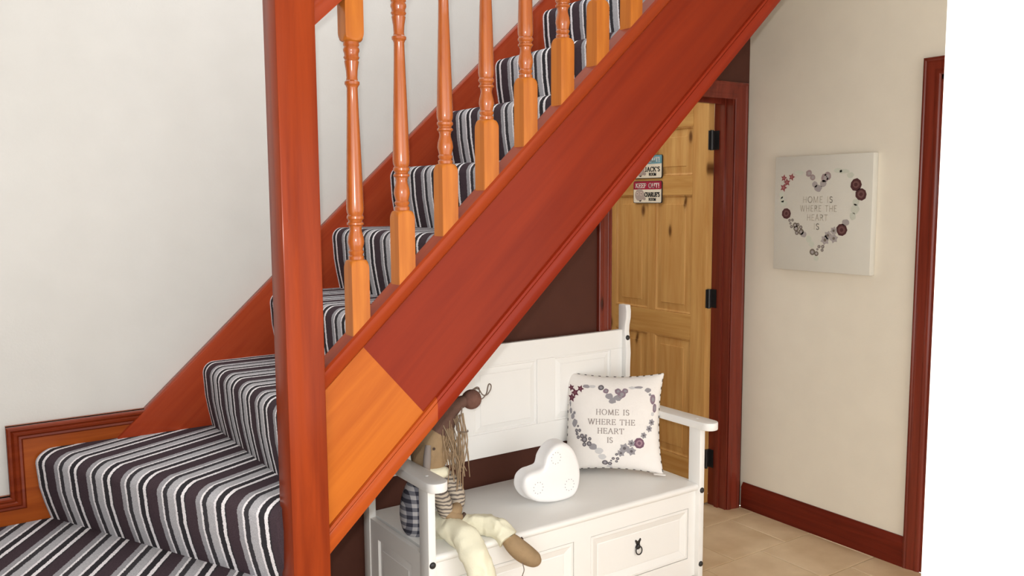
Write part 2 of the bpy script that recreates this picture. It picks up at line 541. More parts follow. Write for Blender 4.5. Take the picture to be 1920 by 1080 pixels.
NOSE = [(0.0, 0.0), (-0.010, 0.05), (-0.018, 0.10)]
for k in range(9):
    a = math.radians(180 - 90 * k / 8)
    NOSE.append((0.012 + 0.034 * math.cos(a), RISE - 0.034 + 0.034 * math.sin(a)))
def step(n, P0, P1, back):
    """P0 wall/outer end, P1 newel/inner end of the riser line (plan); back: plan points closing the tread, from P1 side to P0 side"""
    p0, p1 = Vector(P0).to_2d(), Vector(P1).to_2d()
    d = (p1 - p0).normalized()
    s = Vector((-d.y, d.x))        # points up the flight
    zb = RISE * (n - 1)
    rings = []
    K = 2
    for k in range(K):
        p = p0.lerp(p1, k / (K - 1))
        kn = 1.6 if n == 4 else 1.0
        rings.append([(p.x + s.x * (a * kn if a < 0 else a), p.y + s.y * (a * kn if a < 0 else a), zb + z) for a, z in NOSE])
    b = MB()
    b.loft(rings, closed=False, caps=False)
    m = len(NOSE)
    top = [rings[0][-1], rings[1][-1]] + [(q[0], q[1], zb + RISE) for q in back]
    b.add(top, [list(range(len(top)))])
    # closed underneath so that the step is a solid body
    ub = zb + (RISE - 0.035 if n >= 5 else 0.0)
    bot = [rings[0][0], rings[1][0]] + [(q[0], q[1], ub) for q in back]
    b.add(bot, [list(range(len(bot)))])
    for side in (0, 1):
        endp = back[-1] if side == 0 else back[0]
        r = rings[side]
        b.add(r + [(endp[0], endp[1], zb + RISE), (endp[0], endp[1], ub)], [list(range(len(r) + 2))])
    bb = [(q[0], q[1]) for q in back]
    for q, r in zip(bb[:-1], bb[1:]):
        b.add([(q[0], q[1], ub), (r[0], r[1], ub), (r[0], r[1], zb + RISE), (q[0], q[1], zb + RISE)], [(0, 1, 2, 3)])
    o = b.build('carpeted_step', M_CARPET, ST, smooth=60,
                uv=lambda co: ((co.x - p0.x) * d.x + (co.y - p0.y) * d.y, co.z))
    return o
for n in range(5, 14):
    x = RX5 + GOING * (n - 5)
    step(n, (x, YS1), (x, YS0), [(x + GOING + 0.01, YS0), (x + GOING + 0.01, YS1)])
W4, N4 = (0.252, YS1 + 0.008), (0.662, 1.905)
step(4, W4, N4, [(0.726, 1.90), (0.726, YS1 + 0.008)])
N3, L3 = (0.65, 1.90), (XLW + 0.004, 2.482)
step(3, L3, N3, [(0.672, 1.915), (0.285, YS1 + 0.006), (XLW + 0.004, YS1 + 0.006)])
N2, L2 = (0.64, 1.80), (XLW + 0.004, 1.80)
step(2, L2, N2, [(0.64, 1.915), (XLW + 0.004, 2.50)])
step(1, (XLW + 0.004, 1.58), (0.64, 1.58), [(0.64, 1.82), (XLW + 0.004, 1.82)])

# newel post with cap
NXA, NXB, NYA, NYB = 0.6475, 0.7375, 1.832, 1.914
b = MB().box(NXA, NXB, NYA, NYB, 0, 2.14)
b.build('newel_post', M_NEWEL, ST, bevel=0.004)
c = MB()
cx, cy = (NXA + NXB) / 2, (NYA + NYB) / 2
c.loft([[(cx + sx * hw, cy + sy * hw, z) for sx, sy in ((-1, -1), (1, -1), (1, 1), (-1, 1))] for hw, z in ((0.045, 2.14), (0.056, 2.146), (0.056, 2.158), (0.048, 2.166), (0.012, 2.19))])
c.build('newel_cap', M_NEWEL, ST, smooth=30)

XE = 2.62
def sloped(x0, x1, i0, i1, y0, y1, slope=SLOPE):
    return MB().prism([(x0, i0 + slope * x0), (x1, i0 + slope * x1), (x1, i1 + slope * x1), (x0, i1 + slope * x0)], XZ, y0, y1)
# outer string: board, base rail, bottom bead, facing in two boards
LOW, BEAD, BAND, TOP = 0.008, 0.066, 0.392, 0.4445
sloped(NXB - 0.004, XE, LOW, TOP - 0.008, 1.857, YS0).build('outer_string', M_STRING, ST)
b = MB()
prof = [(1.906, TOP - 0.045), (1.906, TOP - 0.004), (1.903, TOP), (1.849, TOP), (1.843, TOP - 0.006), (1.843, BAND + 0.012), (1.846, BAND + 0.006), (1.852, BAND), (1.857, BAND - 0.001)]
b.loft([[(x, yy, i + SLOPE * x) for yy, i in prof] for x in (NXB - 0.002, XE)])
b.build('base_rail', M_CAP, ST, smooth=35)
def bead(x0, x1, mat):
    b = MB()
    prof = [(1.858, LOW - 0.004), (1.846, LOW - 0.004), (1.843, LOW + 0.004), (1.843, BEAD - 0.018), (1.845, BEAD - 0.013), (1.8475, BEAD - 0.012), (1.845, BEAD - 0.010), (1.847, BEAD - 0.002), (1.852, BEAD), (1.858, BEAD)]
    b.loft([[(x, yy, i + SLOPE * x) for yy, i in prof] for x in (x0, x1)])
    b.build('string_bead', mat, ST, smooth=35)
M_BEADF = wood('faded_bead', rgb(164, 74, 26), rgb(142, 56, 20), 'X', (0, ANG, 0), 0.28, 0.4, 0, 0.6)
M_BEADR = wood('stained_bead', rgb(134, 42, 20), rgb(116, 32, 15), 'X', (0, ANG, 0), 0.28, 0.4, 0, 0.6)
bead(NXB - 0.002, 1.035, M_BEADF)
bead(1.035, XE, M_BEADR)
sa, sb = (0.842, BAND + SLOPE * 0.842), (1.000, BEAD + SLOPE * 1.000)
MB().prism([(NXB - 0.002, BEAD + SLOPE * NXB), sb, sa, (NXB - 0.002, BAND + SLOPE * NXB)], XZ, 1.8545, 1.858).build('faded_string_board', M_FADED, ST)
MB().prism([sb, (XE, BEAD + SLOPE * XE), (XE, BAND + SLOPE * XE), sa], XZ, 1.855, 1.858).build('stained_string_board', M_STRING, ST)
# wall string, soffit, handrail
WT = 0.408
xl = (0.74 - WT) / SLOPE
MB().prism([(xl, 0.74), (0.75, 0.74), (XE, 0.02 + SLOPE * XE), (XE, WT + SLOPE * XE)], XZ, YS1 - 0.004, YB).build('wall_string', M_WSTRING, ST, bevel=0.003)
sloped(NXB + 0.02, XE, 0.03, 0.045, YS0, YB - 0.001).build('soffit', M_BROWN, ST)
b = MB()
HR = 1.216
prof = [(1.845, 0.0), (1.899, 0.0), (1.899, 0.018), (1.905, 0.030), (1.905, 0.045), (1.895, 0.062), (1.872, 0.068), (1.849, 0.062), (1.839, 0.045), (1.839, 0.030), (1.845, 0.018)]
b.loft([[(x, yy, HR + i * 1.3 + SLOPE * x) for yy, i in prof] for x in (NXB - 0.003, XE)])
b.build('handrail', M_CAP, ST, smooth=35)

# balusters
BPROF = [(0.000, .0180), (.006, .0187), (.010, .0155), (.014, .0175), (.018, .0187), (.022, .0155), (.030, .0175), (.040, .0198), (.052, .0182), (.065, .0147), (.072, .0142), (.078, .0160), (.081, .0197), (.085, .0197), (.088, .0160), (.091, .0165), (.095, .0200), (.100, .0200), (.104, .0172), (.110, .0195), (.118, .0204), (.140, .0198), (.195, .0184), (.25, .0168), (.30, .0152), (.35, .0136), (.395, .0126), (.400, .0145), (.4035, .0174), (.409, .0174), (.4125, .0137), (.418, .0126), (.435, .0135), (.455, .0168), (.458, .0155), (.464, .0186), (.468, .0165), (.473, .0165), (.478, .0188), (.483, .0188), (.488, .0165), (.492, .0186), (.498, .0180)]
def baluster_mesh():
    H = 0.0225
    n = 32
    def sq(th):
        return H / max(abs(math.cos(th)), abs(math.sin(th)))
    def ring(z, R):
        return [(min(R, sq(2 * PI * k / n)) * math.cos(2 * PI * k / n), min(R, sq(2 * PI * k / n)) * math.sin(2 * PI * k / n), z) for k in range(n)]
    rows = [ring(-0.185, 0.0315), ring(-0.022, 0.0315)]
    for k in range(1, 7):
        a = PI / 2 * k / 6
        rows.append(ring(-0.022 + 0.021 * math.sin(a), 0.0185 + 0.013 * math.cos(a)))
    rows += [ring(z, r) for z, r in BPROF]
    for k in range(6, -1, -1):
        a = PI / 2 * k / 6
        rows.append(ring(0.499 + 0.021 - 0.021 * math.sin(a), 0.0185 + 0.013 * math.cos(a)))
    rows.append(ring(0.73, 0.0315))
    b = MB().loft(rows)
    for q, f in enumerate(b.f):
        if len(f) == 4 and 7 * n <= min(f) < (8 + len(BPROF)) * n - n:
            b.m[q] = 1
    return b
BX0, BSP = 0.838, 0.1228
first = None
for i in range(14):
    x = BX0 + BSP * i
    z = 1.379 + SLOPE * BSP * i
    if i == 0:
        first = baluster_mesh().build('baluster', [M_BAL, M_TURN], ST, smooth=32, base=(0, 0, 0))
        o = first
    else:
        o = first.copy()
        COL.objects.link(o)
    o.parent = ST
    o.location = Vector((x, 1.872, z)) - Vector(ST['_base'])

# ------------------------------------------------------------------ storage bench
BN = thing('storage_bench', 'white painted storage bench with drawers standing under the stairs', 'bench', (1.846, 2.50, 0.0))
BXA, BXB = 1.233, 2.461       # outer faces of the posts
PF = 2.268
PW, PD = 0.027, 0.060
for xa in (BXA, BXB - PW):
    b = MB().box(xa, xa + PW, PF, PF + PD, 0, 0.632)
    b.build('front_post', M_WHITE, BN, bevel=0.003)
# rear posts: planks with a scalloped front edge towards the top
edge = [(2.700, 0), (2.700, 0.80), (2.697, 0.86), (2.701, 0.91), (2.708, 0.95), (2.706, 0.98), (2.699, 1.01), (2.698, 1.04), (2.703, 1.066), (2.748, 1.066), (2.748, 0)]
for xa in (BXA, BXB - PW):
    MB().prism(edge, YZ, xa, xa + PW).build('rear_post', M_WHITE, BN, bevel=0.0025)
# armrests with rounded front ends
for xc in (BXA + PW / 2, BXB - PW / 2):
    hw = 0.036
    poly = [(xc - hw, 2.70), (xc - hw, 2.240)]
    for k in range(1, 12):
        a = PI * k / 12
        poly.append((xc - hw * math.cos(a), 2.240 - hw * math.sin(a)))
    poly += [(xc + hw, 2.240), (xc + hw, 2.70)]
    arm = MB().prism(poly, XY, 0.630, 0.660).build('armrest', M_WHITE, BN, bevel=0.003)
    pl = MB()
    pl.ellipsoid((xc, 2.297, 0.6605), [(0.006, 0, 0), (0, 0.006, 0), (0, 0, 0.0016)], 12, 6)
    pl.build('plug', M_CERAMIC, arm, smooth=60, base=BN['_base'])
# lid
prof = [(2.745, 0.376), (2.745, 0.404), (2.285, 0.404), (2.278, 0.402), (2.2735, 0.397), (2.272, 0.391), (2.2735, 0.384), (2.278, 0.379), (2.287, 0.376)]
MB().prism(prof, YZ, BXA + PW + 0.001, BXB - PW - 0.001).build('seat_lid', M_WHITE, BN, smooth=40)
# carcass front frame with two drawer openings
ix0, ix1 = BXA + PW, BXB - PW
DR = [(1.334, 1.826), (1.903, 2.396)]
DZ0, DZ1 = 0.106, 0.311
fr = MB()
for (x0, x1, z0, z1) in [(ix0, ix1, DZ1, 0.3765), (ix0, ix1, 0.03, DZ0), (ix0, DR[0][0], DZ0, DZ1), (DR[0][1], DR[1][0], DZ0, DZ1), (DR[1][1], ix1, DZ0, DZ1)]:
    fr.box(x0, x1, 2.288, 2.308, z0, z1)
fr.build('front_frame', M_WHITE, BN)
MB().box(ix0, ix1, 2.318, 2.325, 0.03, 0.37).build('gap_shade_board', M_GAP, BN)  # dark board behind the drawers, shade of the gaps put into its colour
DPROF = [(0.0, -0.016), (0.0, -0.0005), (0.002, 0.001), (0.010, 0.001), (0.013, -0.0015), (0.036, -0.0085), (0.039, -0.0075), (0.042, -0.0075)]
for x0, x1 in DR:
    dr = MB()
    panel_face(dr, lambda a, z, h: (a, 2.289 - h, z), x0 + 0.0022, x1 - 0.0022, DZ0 + 0.0022, DZ1 - 0.0022, DPROF)
    dro = dr.build('drawer', M_WHITE, BN, smooth=15)
    xc, zc = (x0 + x1) / 2 - 0.012, (DZ0 + DZ1) / 2 + 0.012
    yf = 2.289 + 0.0075
    p = MB()
    # fish-tail back plate and ring
    out = []
    for (u, v) in [(-0.010, 0.024), (-0.004, 0.018), (0.0, 0.016), (0.005, 0.019), (0.012, 0.026), (0.014, 0.020), (0.009, 0.012), (0.0075, 0.004), (0.012, -0.004), (0.010, -0.012), (0.0, -0.015), (-0.010, -0.012), (-0.012, -0.004), (-0.0075, 0.004), (-0.010, 0.011), (-0.014, 0.020)]:
        out.append((xc + u, zc + v))
    p.prism(out, XZ, yf - 0.004, yf)
    p.ellipsoid((xc, yf - 0.005, zc - 0.002), [(0.008, 0, 0), (0, 0.006, 0), (0, 0, 0.008)], 12, 8)
    ring = []
    for k in range(25):
        a = 2 * PI * k / 24
        ring.append((xc + 0.0150 * math.sin(a), yf - 0.008 - 0.002 * math.cos(a), zc - 0.017 - 0.0155 * math.cos(a)))
    p.tube(ring, 0.0024, 8)
    pull = p.build('ring_pull', M_BLACK, dro, smooth=40, base=BN['_base'])
    pull['label'] = 'black iron ring pull'
# side panels
for xs, sg in ((BXA + 0.004, -1), (BXB - 0.004, 1)):
    s = MB()
    y0, y1 = PF + PD, 2.700
    for (ya, yb, za, zb) in [(y0, y1, 0.340, 0.400), (y0, y1, 0.05, 0.115), (y0, y0 + 0.06, 0.115, 0.340), (y1 - 0.06, y1, 0.115, 0.340)]:
        s.box(min(xs, xs - sg * 0.018), max(xs, xs - sg * 0.018), ya, yb, za, zb)
    panel_face(s, lambda a, z, h: (xs + sg * (h - 0.004), a, z), y0 + 0.06, y1 - 0.06, 0.115, 0.340, [(0, -0.012), (0, -0.006), (0.004, -0.004), (0.03, 0.0), (0.032, 0.001)])
    s.build('side_panel', M_WHITE, BN, smooth=15)
# backrest: two rails, stiles and three fielded panels
bz0, bz1 = 0.524, 0.960
pz0, pz1 = 0.618, 0.880
PX = [(1.300, 1.598), (1.685, 1.983), (2.070, 2.368)]
yf = 2.722
def bar(nm, x0, x1, z0, z1):
    MB().box(x0, x1, yf, yf + 0.02, z0, z1).build(nm, M_WHITE, BN, bevel=0.0015, seg=1)
bar('back_rail', ix0, ix1, pz1, bz1)
bar('back_rail', ix0, ix1, bz0, pz0)
xs = [ix0] + [v for p_ in PX for v in p_] + [ix1]
for k in range(0, len(xs), 2):
    bar('back_stile', xs[k], xs[k + 1], pz0, pz1)
for x0, x1 in PX:
    s = MB()
    panel_face(s, lambda a, z, h: (a, yf - h, z), x0, x1, pz0, pz1, [(0, -0.014), (0, -0.004), (0.005, -0.0035), (0.010, -0.008), (0.030, -0.003), (0.032, -0.0015), (0.034, -0.0015)])
    s.build('back_panel', M_WHITE, BN, smooth=15)
# iron bolt heads
def bolt(x, y, z):
    b = MB()
    b.ellipsoid((x, y, z), [(0.0112, 0, 0), (0, 0, 0.0112), (0, -0.007, 0)], 14, 8)
    b.build('bolt_head', M_BLACK, BN, smooth=60)
for x in (BXA + PW / 2, BXB - PW / 2):
    bolt(x, PF - 0.001, 0.379)
    bolt(x, PF - 0.001, 0.080)
    bolt(x, 2.7035, 0.925)

# ------------------------------------------------------------------ lettering and printed wreath
def arc(cx, cy, rx, ry, a0, a1, n=14):
    return [(cx + rx * math.cos(math.radians(a0 + (a1 - a0) * k / n)), cy + ry * math.sin(math.radians(a0 + (a1 - a0) * k / n))) for k in range(n + 1)]
GL = {
    'H': (0.80, [[(.14, 0), (.14, 1)], [(.66, 0), (.66, 1)], [(.14, .5), (.66, .5)]], [(.14, 0), (.14, 1), (.66, 0), (.66, 1)]),
    'O': (0.86, [arc(.43, .5, .36, .5, 90, 450, 28)], []),
    'M': (0.98, [[(.14, 0), (.17, 1)], [(.17, 1), (.49, .05)], [(.49, .05), (.81, 1)], [(.81, 1), (.84, 0)]], [(.14, 0), (.84, 0)]),
    'E': (0.66, [[(.14, 0), (.14, 1)], [(.14, .98), (.56, .98)], [(.14, .52), (.46, .52)], [(.14, .02), (.58, .02)], [(.56, 1), (.57, .84)], [(.46, .6), (.46, .42)], [(.58, 0), (.61, .18)]], [(.14, 0), (.14, 1)]),
    'I': (0.34, [[(.17, 0), (.17, 1)]], [(.17, 0), (.17, 1)]),
    'S': (0.58, [arc(.29, .74, .20, .25, 20, 230, 14) + [(.29, .5)] + arc(.29, .26, .21, .26, 70, -160, 16)], []),
    'W': (1.10, [[(.06, 1), (.32, 0)], [(.32, 0), (.55, .95)], [(.55, .95), (.78, 0)], [(.78, 0), (1.04, 1)]], [(.06, 1), (.55, 1), (1.04, 1)]),
    'R': (0.74, [[(.14, 0), (.14, 1)], [(.14, .98), (.36, .98)] + arc(.36, .74, .20, .24, 90, -90, 10) + [(.14, .5)], [(.36, .5), (.68, 0)]], [(.14, 0), (.14, 1)]),
    'T': (0.72, [[(.36, 0), (.36, 1)], [(.05, .98), (.67, .98)], [(.05, .98), (.03, .8)], [(.67, .98), (.69, .8)]], [(.36, 0)]),
    'A': (0.80, [[(.08, 0), (.40, 1)], [(.40, 1), (.72, 0)], [(.20, .36), (.60, .36)]], [(.08, 0), (.72, 0)]),
    'K': (0.78, [[(.14, 0), (.14, 1)], [(.14, .42), (.62, 1)], [(.32, .62), (.68, 0)]], [(.14, 0), (.14, 1), (.62, 1), (.68, 0)]),
    'P': (0.68, [[(.14, 0), (.14, 1)], [(.14, .98), (.36, .98)] + arc(.36, .73, .21, .25, 90, -90, 10) + [(.14, .48)]], [(.14, 0), (.14, 1)]),
    'U': (0.80, [[(.14, 1), (.14, .34)] + arc(.40, .34, .26, .33, 180, 360, 14) + [(.66, 1)]], [(.14, 1), (.66, 1)]),
    'C': (0.74, [arc(.42, .5, .34, .5, 40, 320, 22), [(.68, .99), (.68, .76)]], []),
    'L': (0.62, [[(.14, 0), (.14, 1)], [(.14, .02), (.56, .02)], [(.56, 0), (.58, .2)]], [(.14, 0), (.14, 1)]),
    'J': (0.46, [[(.28, 1), (.28, .2)] + arc(.13, .16, .15, .16, 0, -140, 8)], [(.28, 1)]),
    "'": (0.24, [[(.12, 1), (.10, .72)]], []),
    '!': (0.30, [[(.15, 1), (.15, .3)], [(.15, .12), (.15, 0)]], []),
    ' ': (0.40, [], []),
}
SANS_SKIP = {'M': None}
def text_polys(txt, cx, cy, h, thick, thin, serif=True, track=0.06, width=1.0, fitw=None):
    """list of 2-D quads for a line of capitals centred at (cx, cy); h = cap height"""
    adv = sum(GL[c][0] for c in txt) + track * (len(txt) - 1)
    if fitw:
        width = fitw / (adv * h)
    x = -adv / 2
    out = []
    def ribbon(pts, tk, tn):
        q = [(cx + (x + p[0]) * h * width, cy + (p[1] - 0.5) * h) for p in pts]
        for a, b in zip(q[:-1], q[1:]):
            dx, dy = b[0] - a[0], b[1] - a[1]
            l = math.hypot(dx, dy) or 1e-9
            wd = (tn + (tk - tn) * abs(dy) / l) * h / 2
            nx, ny = -dy / l * wd, dx / l * wd
            ex, ey = dx / l * wd * 0.35, dy / l * wd * 0.35
            out.append([(a[0] + nx - ex, a[1] + ny - ey), (a[0] - nx - ex, a[1] - ny - ey), (b[0] - nx + ex, b[1] - ny + ey), (b[0] + nx + ex, b[1] + ny + ey)])
    for c in txt:
        wd, strokes, ser = GL[c]
        for s in strokes:
            if not serif and c in 'ETLC' and len(s) == 2 and math.hypot(s[1][0] - s[0][0], s[1][1] - s[0][1]) < 0.25:
                continue
            ribbon(s, thick, thin)
        if serif:
            for sx, sy in ser:
                yy = min(max(sy, 0.02), 0.98)
                ribbon([(sx - 0.11, yy), (sx + 0.11, yy)], thin * 1.2, thin * 1.2)
        x += wd + track
    return out
def blob(cx, cy, rx, ry=None, n=12, jit=0.0, rot=0.0):
    ry = ry or rx
    o = []
    for k in range(n):
        a = 2 * PI * k / n
        s = 1 + random.uniform(-jit, jit)
        u, v = rx * s * math.cos(a), ry * s * math.sin(a)
        o.append((cx + u * math.cos(rot) - v * math.sin(rot), cy + u * math.sin(rot) + v * math.cos(rot)))
    return o
def star(cx, cy, r, rot=0.0):
    return [(cx + (r if k % 2 == 0 else r * 0.48) * math.cos(rot + PI / 2 + PI * k / 5), cy + (r if k % 2 == 0 else r * 0.48) * math.sin(rot + PI / 2 + PI * k / 5)) for k in range(10)]
def flower(cx, cy, r, n=6):
    return [(cx + r * (1.0 if k % 2 == 0 else 0.66) * math.cos(PI * k / n + 0.3), cy + r * (1.0 if k % 2 == 0 else 0.66) * math.sin(PI * k / n + 0.3)) for k in range(2 * n)]

def decal(layers, fn, step=0.0004, th=0.0004):
    """layers: (polygon, material index, level). fn(u, v, h). Thin solid print on the surface"""
    b = MB()
    for poly, mi, lv in layers:
        n = len(poly)
        cx = sum(p[0] for p in poly) / n
        cy = sum(p[1] for p in poly) / n
        h = th + step * lv
        vs = [fn(cx, cy, h)] + [fn(p[0], p[1], h) for p in poly] + [fn(p[0], p[1], -0.0003) for p in poly]
        fs = [(0, 1 + i, 1 + (i + 1) % n) for i in range(n)]
        fs += [(1 + i, 1 + n + i, 1 + n + (i + 1) % n, 1 + (i + 1) % n) for i in range(n)]
        b.add(vs, fs, mi)
    return b
def wreath(items, conv):
    """items: kind, x, y, r[, ry] in the measuring frame; conv -> local u,v and unit scale"""
    out = []
    for it in items:
        kind, x, y, r = it[:4]
        ry = it[4] if len(it) > 4 else r
        u, v, sc = conv(x, y)
        R, RY = r * sc * 1.12, ry * sc * 1.12
        if kind == 'star':
            out.append((star(u, v, R * 1.1, random.uniform(-.4, .4)), 0, 1))
            out.append((star(u, v, R * 0.45, 0.3), 1, 2))
        elif kind == 'rose':
            out.append((blob(u, v, R, R, 9, 0.07), 2, 1))
            out.append((blob(u, v, R * .62, R * .6, 9, 0.1), 3, 2))
            out.append((blob(u, v, R * .30, R * .3, 8, 0.1), 2, 3))
        elif kind == 'mauve':
            out.append((blob(u, v, R, RY, 12, 0.10), 4, 1))
            out.append((blob(u + R * .1, v, R * .5, RY * .5, 9, 0.12), 5, 2))
        elif kind == 'grey':
            out.append((blob(u, v, R, RY, 11, 0.14), 5, 1))
        elif kind == 'flower':
            out.append((flower(u, v, R), 5, 1))
            out.append((blob(u, v, R * .3, R * .3, 8), 6, 2))
        elif kind == 'pale':
            out.append((blob(u, v, R, RY, 11, 0.16), 7, 0))
        elif kind == 'dot':
            out.append((blob(u, v, R, R, 10, 0.05), 6, 1))
            out.append((blob(u, v, R * .5, R * .5, 8), 5, 2))
    return out
def flat(name, r, g, b):
    return newmat(name, rgb(r, g, b), 0.85, 0.2)

# ------------------------------------------------------------------ canvas on the right wall
CVY0, CVY1, CVZ0, CVZ1 = 2.079, 2.567, 1.191, 1.697
CX = XR - 0.036
cvo = thing('canvas_picture', 'square white canvas with faint heart wreath and lettering on the wall', 'picture', (XR - 0.018, (CVY0 + CVY1) / 2, CVZ0))
M_CANVAS = paint('canvas_cloth', rgb(212, 208, 197), 0.8, 0.015, 0.3, 0.2)
MB().box(CX, XR - 0.001, CVY0, CVY1, CVZ0, CVZ1).build('stretched_canvas', M_CANVAS, cvo, bevel=0.002)
def cv_conv(x, y):
    t = (y - 85) / 920.0
    xl = 70 - 20 * t
    xr = 828 - 28 * t
    u = (x - xl) / (xr - xl)
    yt = 103 - 38 * u
    ybm = 970 + 53 * u
    v = (y - yt) / (ybm - yt)
    return (u - 0.5) * (CVY1 - CVY0), (0.5 - v) * (CVZ1 - CVZ0), 0.488 / 755
cv_items = [('star', 140, 264, 21), ('star', 205, 256, 22), ('star', 166, 297, 24), ('star', 137, 338, 25),
    ('pale', 265, 222, 36, 15), ('mauve', 345, 228, 21), ('mauve', 375, 258, 18), ('grey', 392, 312, 18), ('grey', 420, 342, 26, 22), ('mauve', 470, 262, 26), ('mauve', 492, 245, 24), ('grey', 458, 305, 24),
    ('pale', 570, 205, 30, 14), ('pale', 615, 210, 32, 14), ('pale', 665, 240, 22, 18), ('rose', 703, 313, 36), ('rose', 740, 388, 36), ('pale', 705, 450, 22, 20), ('pale', 697, 505, 26, 30), ('pale', 680, 558, 20, 22),
    ('grey', 627, 607, 25, 20), ('rose', 600, 665, 37), ('flower', 540, 672, 26), ('flower', 496, 708, 28), ('flower', 541, 732, 30), ('flower', 474, 745, 32), ('dot', 457, 797, 11), ('dot', 428, 797, 10), ('dot', 415, 818, 7), ('dot', 452, 824, 10),
    ('dot', 376, 840, 20), ('dot', 408, 852, 15), ('pale', 405, 888, 18), ('pale', 370, 780, 18), ('pale', 345, 738, 20), ('grey', 303, 702, 22, 18), ('dot', 285, 682, 19), ('dot', 250, 690, 13), ('dot', 236, 630, 17), ('dot', 244, 656, 19), ('dot', 259, 626, 11), ('dot', 282, 646, 12), ('dot', 205, 641, 10), ('dot', 196, 615, 8), ('dot', 189, 592, 9), ('dot', 213, 590, 9),
    ('rose', 163, 538, 34), ('pale', 140, 460, 26, 20), ('pale', 120, 395, 16, 22), ('pale', 127, 430, 16, 18)]
cvm = [flat('canvas_star', 142, 74, 76), flat('canvas_star_heart', 168, 110, 110), flat('canvas_rose', 84, 52, 52), flat('canvas_rose_light', 112, 78, 76), flat('canvas_mauve', 158, 140, 140), flat('canvas_grey', 166, 158, 156), flat('canvas_bead', 118, 108, 98), flat('canvas_sage', 200, 202, 188), flat('canvas_letters', 188, 180, 167)]
lay, let = wreath(cv_items, cv_conv), []
for t, x, y, wd in (('HOME IS', 414, 430, 236), ('WHERE THE', 420, 499, 290), ('HEART', 412, 570, 166), ('IS', 406, 640, 46)):
    u, v, sc = cv_conv(x, y)
    for p in text_polys(t, u, v, 40 * sc, 0.13, 0.13, False, 0.12, fitw=wd * sc):
        let.append((p, 8, 1))
pr = decal(let, lambda u, v, h: (CX - h, (CVY0 + CVY1) / 2 - u, (CVZ0 + CVZ1) / 2 + v)).build('printed_lettering', cvm, cvo)
pr['label'] = 'pale lettering reading HOME IS WHERE THE HEART IS'
pr['kind'] = 'stuff'
pr = decal(lay, lambda u, v, h: (CX - h, (CVY0 + CVY1) / 2 - u, (CVZ0 + CVZ1) / 2 + v)).build('heart_wreath_print', cvm, cvo)
pr['label'] = 'printed heart of stars, roses and leaves'
pr['kind'] = 'stuff'

# ------------------------------------------------------------------ door signs
def door_sign(name, label, z0, z1, band_col, who):
    y0, y1 = 3.382, 3.172           # left and right ends as seen
    xf = 3.100
    s = thing(name, label, 'sign', (xf, (y0 + y1) / 2, z0), 'name plaques on the pine door')
    wd, hg = y0 - y1, z1 - z0
    zc, yc = (z0 + z1) / 2, (y0 + y1) / 2
    def rr(w_, h_, r, cx=0, cy=0):
        o = []
        for sx, sy, a0 in ((1, 1, 0), (-1, 1, 90), (-1, -1, 180), (1, -1, 270)):
            for k in range(5):
                a = math.radians(a0 + 90 * k / 4)
                o.append((cx + sx * (w_ / 2 - r) + r * math.cos(a), cy + sy * (h_ / 2 - r) + r * math.sin(a)))
        return o
    fn = lambda u, v, h: (xf - 0.0065 - h, yc - u, zc + v)
    MB().prism(rr(wd, hg, 0.010), lambda u, v, t: fn(u, v, t), -0.0060, 0.0).build('plaque', M_BLACK, s)
    mats = [band_col, flat('sign_cream', 232, 222, 204), flat('sign_black', 30, 30, 32), flat('sign_white', 244, 236, 230), flat('sign_figure', 176, 158, 150), flat('sign_figure_light', 206, 186, 176)]
    bh = hg * 0.36
    L_ = [(rr(wd - 0.006, hg - 0.006, 0.008), 1, 0)]
    L_.append((rr(wd - 0.004, bh, 0.006, 0, hg / 2 - bh / 2 - 0.002), 0, 1))
    for p in text_polys('KEEP OUT!', 0, hg / 2 - bh / 2 - 0.003, bh * 0.58, 0.20, 0.10, True, 0.10, fitw=wd * 0.84):
        L_.append((p, 3, 2))
    for p in text_polys(who, wd * 0.17, -hg * 0.11, hg * 0.19, 0.22, 0.12, True, 0.08, fitw=wd * 0.52):
        L_.append((p, 2, 2))
    for p in text_polys('ROOM', wd * 0.18, -hg * 0.325, hg * 0.12, 0.24, 0.14, True, 0.08, fitw=wd * 0.25):
        L_.append((p, 2, 2))
    # plain rounded animal head with two eyes
    L_.append((blob(-wd * 0.27, -hg * 0.12, wd * 0.17, hg * 0.27, 16, 0.04), 4, 2))
    L_.append((blob(-wd * 0.25, -hg * 0.34, wd * 0.05, hg * 0.09, 10), 2, 1))
    L_.append((blob(-wd * 0.10, -hg * 0.30, wd * 0.05, hg * 0.07, 10), 4, 2))
    for e in (-0.35, -0.21):
        L_.append((blob(wd * e, -hg * 0.07, wd * 0.045, hg * 0.08, 10), 5, 3))
        L_.append((blob(wd * e, -hg * 0.07, wd * 0.014, hg * 0.028, 8), 2, 4))
    decal(L_, fn, 0.0005, 0.0004).build('printed_face', mats, s)
door_sign('door_sign', 'red and cream KEEP OUT name plaque, lower one on the pine door', 1.489, 1.603, flat('sign_red', 160, 36, 62), "CHARLIE'S")
door_sign('door_sign', 'blue and cream KEEP OUT name plaque partly hidden by the stair string', 1.616, 1.734, flat('sign_blue', 110, 156, 170), "JACK'S")

